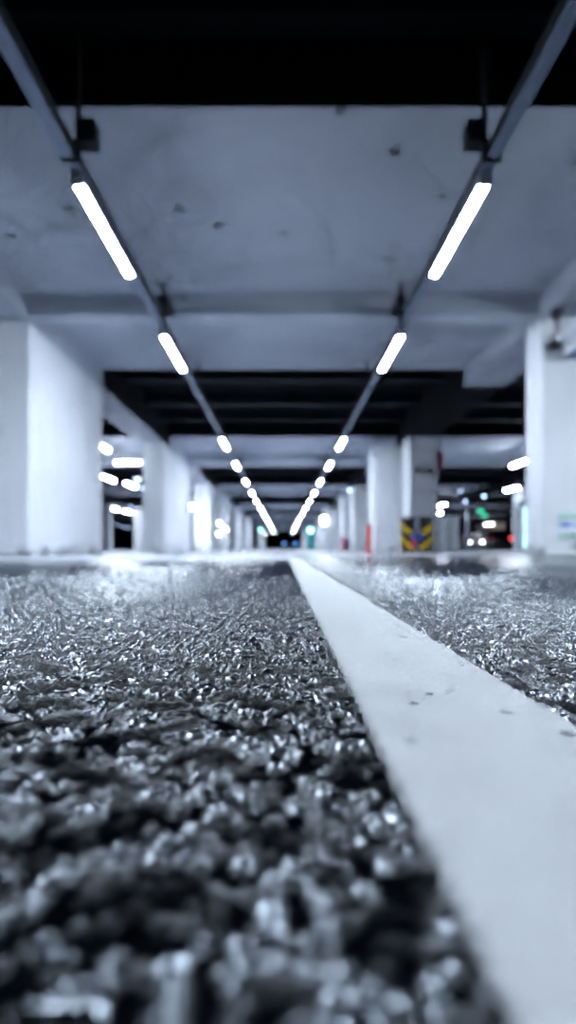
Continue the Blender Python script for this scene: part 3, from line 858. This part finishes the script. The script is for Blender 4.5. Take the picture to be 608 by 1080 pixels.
# ------------------------------------------------------------------ parked vehicles far off
def car(name, label, loc, rz, body_mat, head='e_white', head_on=True, tail_on=False, L=4.0, W=1.68, H=1.45, boxy=False):
    root = thing(name, label, 'car' if not boxy else 'van', loc, rz)
    # front of the vehicle points to -y
    bm = B()
    if boxy:
        prof = [(-L / 2, 0.30), (-L / 2, 0.95), (-L / 2 + 0.25, 1.10), (-L / 2 + 0.75, H - 0.05), (-L / 2 + 0.95, H), (L / 2 - 0.1, H), (L / 2, H - 0.15), (L / 2, 0.30)]
    else:
        prof = [(-L / 2, 0.28), (-L / 2 - 0.02, 0.62), (-L / 2 + 0.12, 0.76), (-L / 2 + 1.0, 0.92), (-L / 2 + 1.62, H - 0.04), (-L / 2 + 2.0, H), (L / 2 - 0.85, H - 0.02), (L / 2 - 0.12, 0.98), (L / 2, 0.90), (L / 2 + 0.02, 0.45), (L / 2 - 0.03, 0.28)]
    secs = [(-W / 2, 0.0), (-W / 2 + 0.08, 1.0), (W / 2 - 0.08, 1.0), (W / 2, 0.0)]
    def px(y, z, s):      # tumblehome: the cabin narrows upwards
        t = max(0.0, (z - 0.92) / (H - 0.92 + 1e-6))
        return s * (W / 2 - 0.16 * t)
    a = [bm.verts.new((px(y, z, -1), y, z)) for y, z in prof]
    b = [bm.verts.new((px(y, z, 1), y, z)) for y, z in prof]
    n = len(prof)
    for i in range(n):
        j = (i + 1) % n
        bm.faces.new((a[i], a[j], b[j], b[i]))
    bm.faces.new(a); bm.faces.new(b[::-1])
    bmesh.ops.bevel(bm, geom=list(bm.edges), offset=0.05, segments=2, affect='EDGES', profile=0.5)
    for f in bm.faces:
        f.smooth = True
    link('body', bm, body_mat, root)
    # glass
    if boxy:
        ws = [(-L / 2 + 0.24, 1.14), (-L / 2 + 0.72, H - 0.12)]
        sides = [[(-L / 2 + 0.55, 1.15), (-L / 2 + 0.85, H - 0.2), (-0.2, H - 0.2), (-0.2, 1.15)]]
    else:
        ws = [(-L / 2 + 1.03, 0.96), (-L / 2 + 1.60, H - 0.10)]
        sides = [[(-L / 2 + 1.25, 0.96), (-L / 2 + 1.75, H - 0.12), (0.2, H - 0.10), (0.2, 0.96)], [(0.28, 0.96), (0.28, H - 0.10), (L / 2 - 0.95, H - 0.13), (L / 2 - 0.4, 0.98)]]
    bm = B()
    (y0, z0), (y1, z1) = ws
    v = [(px(y0, z0, -1) * 0.92, y0 - 0.02, z0), (px(y0, z0, 1) * 0.92, y0 - 0.02, z0), (px(y1, z1, 1) * 0.9, y1 - 0.02, z1), (px(y1, z1, -1) * 0.9, y1 - 0.02, z1)]
    lo = [bm.verts.new(p) for p in v]; hi = [bm.verts.new((p[0], p[1] + 0.06, p[2] - 0.01)) for p in v]
    bm.faces.new(lo); bm.faces.new(hi[::-1])
    for i in range(4):
        bm.faces.new((lo[i], lo[(i + 1) % 4], hi[(i + 1) % 4], hi[i]))
    link('windscreen', bm, M['glass'], root)
    for s in (-1, 1):
        for sd in sides:
            bm = B()
            o_ = [bm.verts.new((px(y, z, s) + s * 0.006, y, z)) for y, z in sd]
            i_ = [bm.verts.new((px(y, z, s) - s * 0.04, y, z)) for y, z in sd]
            m_ = len(sd)
            bm.faces.new(o_); bm.faces.new(i_[::-1])
            for k in range(m_):
                bm.faces.new((o_[k], o_[(k + 1) % m_], i_[(k + 1) % m_], i_[k]))
            link('side_window', bm, M['glass'], root)
        hz = 0.92 if boxy else 0.66
        bm = B(); box(bm, s * W * 0.36 - 0.15, s * W * 0.36 + 0.15, -L / 2 - 0.03, -L / 2 + 0.12, hz - 0.08, hz + 0.07, 0.03)
        link('headlight', bm, M[head] if head_on else M['galv'], root)
        bm = B(); box(bm, s * W * 0.40 - 0.12, s * W * 0.40 + 0.12, L / 2 - 0.10, L / 2 + 0.04, 0.68, 0.92, 0.03)
        link('tail_light', bm, M['e_red'] if (tail_on and s < 0) else M['pink'], root)
        bm = B(); box(bm, s * (W / 2 + 0.02) - 0.08, s * (W / 2 + 0.02) + 0.08, -L / 2 + 1.15, -L / 2 + 1.27, 0.95, 1.07, 0.03)
        link('mirror', bm, body_mat, root)
    for s in (-1, 1):
        for y in (-L / 2 + 0.75, L / 2 - 0.75):
            bm = B(); prof2 = [(0.17, -0.10), (0.29, -0.10), (0.31, -0.07), (0.31, 0.07), (0.29, 0.10), (0.17, 0.10)]
            lathe(bm, prof2, 24, origin=(s * (W / 2 - 0.10), y, 0.31), axis='x')
            w_ = link('wheel', bm, M['rubber'], root)
            bm = B(); lathe(bm, [(0.19, -0.105), (0.15, -0.115), (0.05, -0.11), (0.05, 0.11), (0.15, 0.115), (0.19, 0.105)], 18, origin=(s * (W / 2 - 0.10), y, 0.31), axis='x')
            link('rim', bm, M['galv'], w_)
    bm = B(); box(bm, -0.42, 0.42, -L / 2 - 0.035, -L / 2 + 0.05, 0.40, 0.52, 0.02); link('grille', bm, M['dark'], root)
    return root
car('car', 'white car parked far off in the right bay', ((503.5 - 299) / 600 * 48, 49.5, 0), -0.12, M['carwhite'], 'e_white')
car('car', 'black car with red tail light beside the slim pale pillar', ((525.5 - 299) / 600 * 41, 41, 0), PI - 0.25, M['carblack'], 'e_dim', True, True)
car('van', 'dark van with two blue headlamps at the far end of the aisle', (1.0, 92, 0), 0, M['carblack'], 'e_blue', True, False, L=4.6, W=2.5, H=2.0, boxy=True)

# ------------------------------------------------------------------ world, camera, view
w = bpy.data.worlds.new('night'); SC.world = w
w.use_nodes = True
w.node_tree.nodes['Background'].inputs['Color'].default_value = (0.02, 0.03, 0.06, 1)
w.node_tree.nodes['Background'].inputs['Strength'].default_value = 0.05

cd = bpy.data.cameras.new('camera')
cam = bpy.data.objects.new('camera', cd); COL.objects.link(cam)
cam.location = (0, 0, CAMZ); cam.rotation_euler = (PI / 2, 0, 0)
cd.sensor_fit = 'VERTICAL'; cd.sensor_height = 36.0
cd.lens = 36.0 * 600 / 1080
cd.shift_x = 5 / 1080
cd.shift_y = 39 / 1080
cd.clip_start = 0.01; cd.clip_end = 300
cd.dof.use_dof = True
cd.dof.focus_distance = 0.41
cd.dof.aperture_fstop = 20 / 5.0
cd.dof.aperture_blades = 0
SC.camera = cam

SC.view_settings.view_transform = 'Standard'
SC.view_settings.look = 'None'
SC.view_settings.exposure = 0.0
SC.view_settings.gamma = 1.0
SC.view_settings.use_curve_mapping = False
SC.cycles.use_denoising = True
SC.cycles.denoising_input_passes = 'RGB'
SC.cycles.sample_clamp_indirect = 12
SC.cycles.max_bounces = 8
SC.cycles.diffuse_bounces = 4
SC.cycles.glossy_bounces = 4
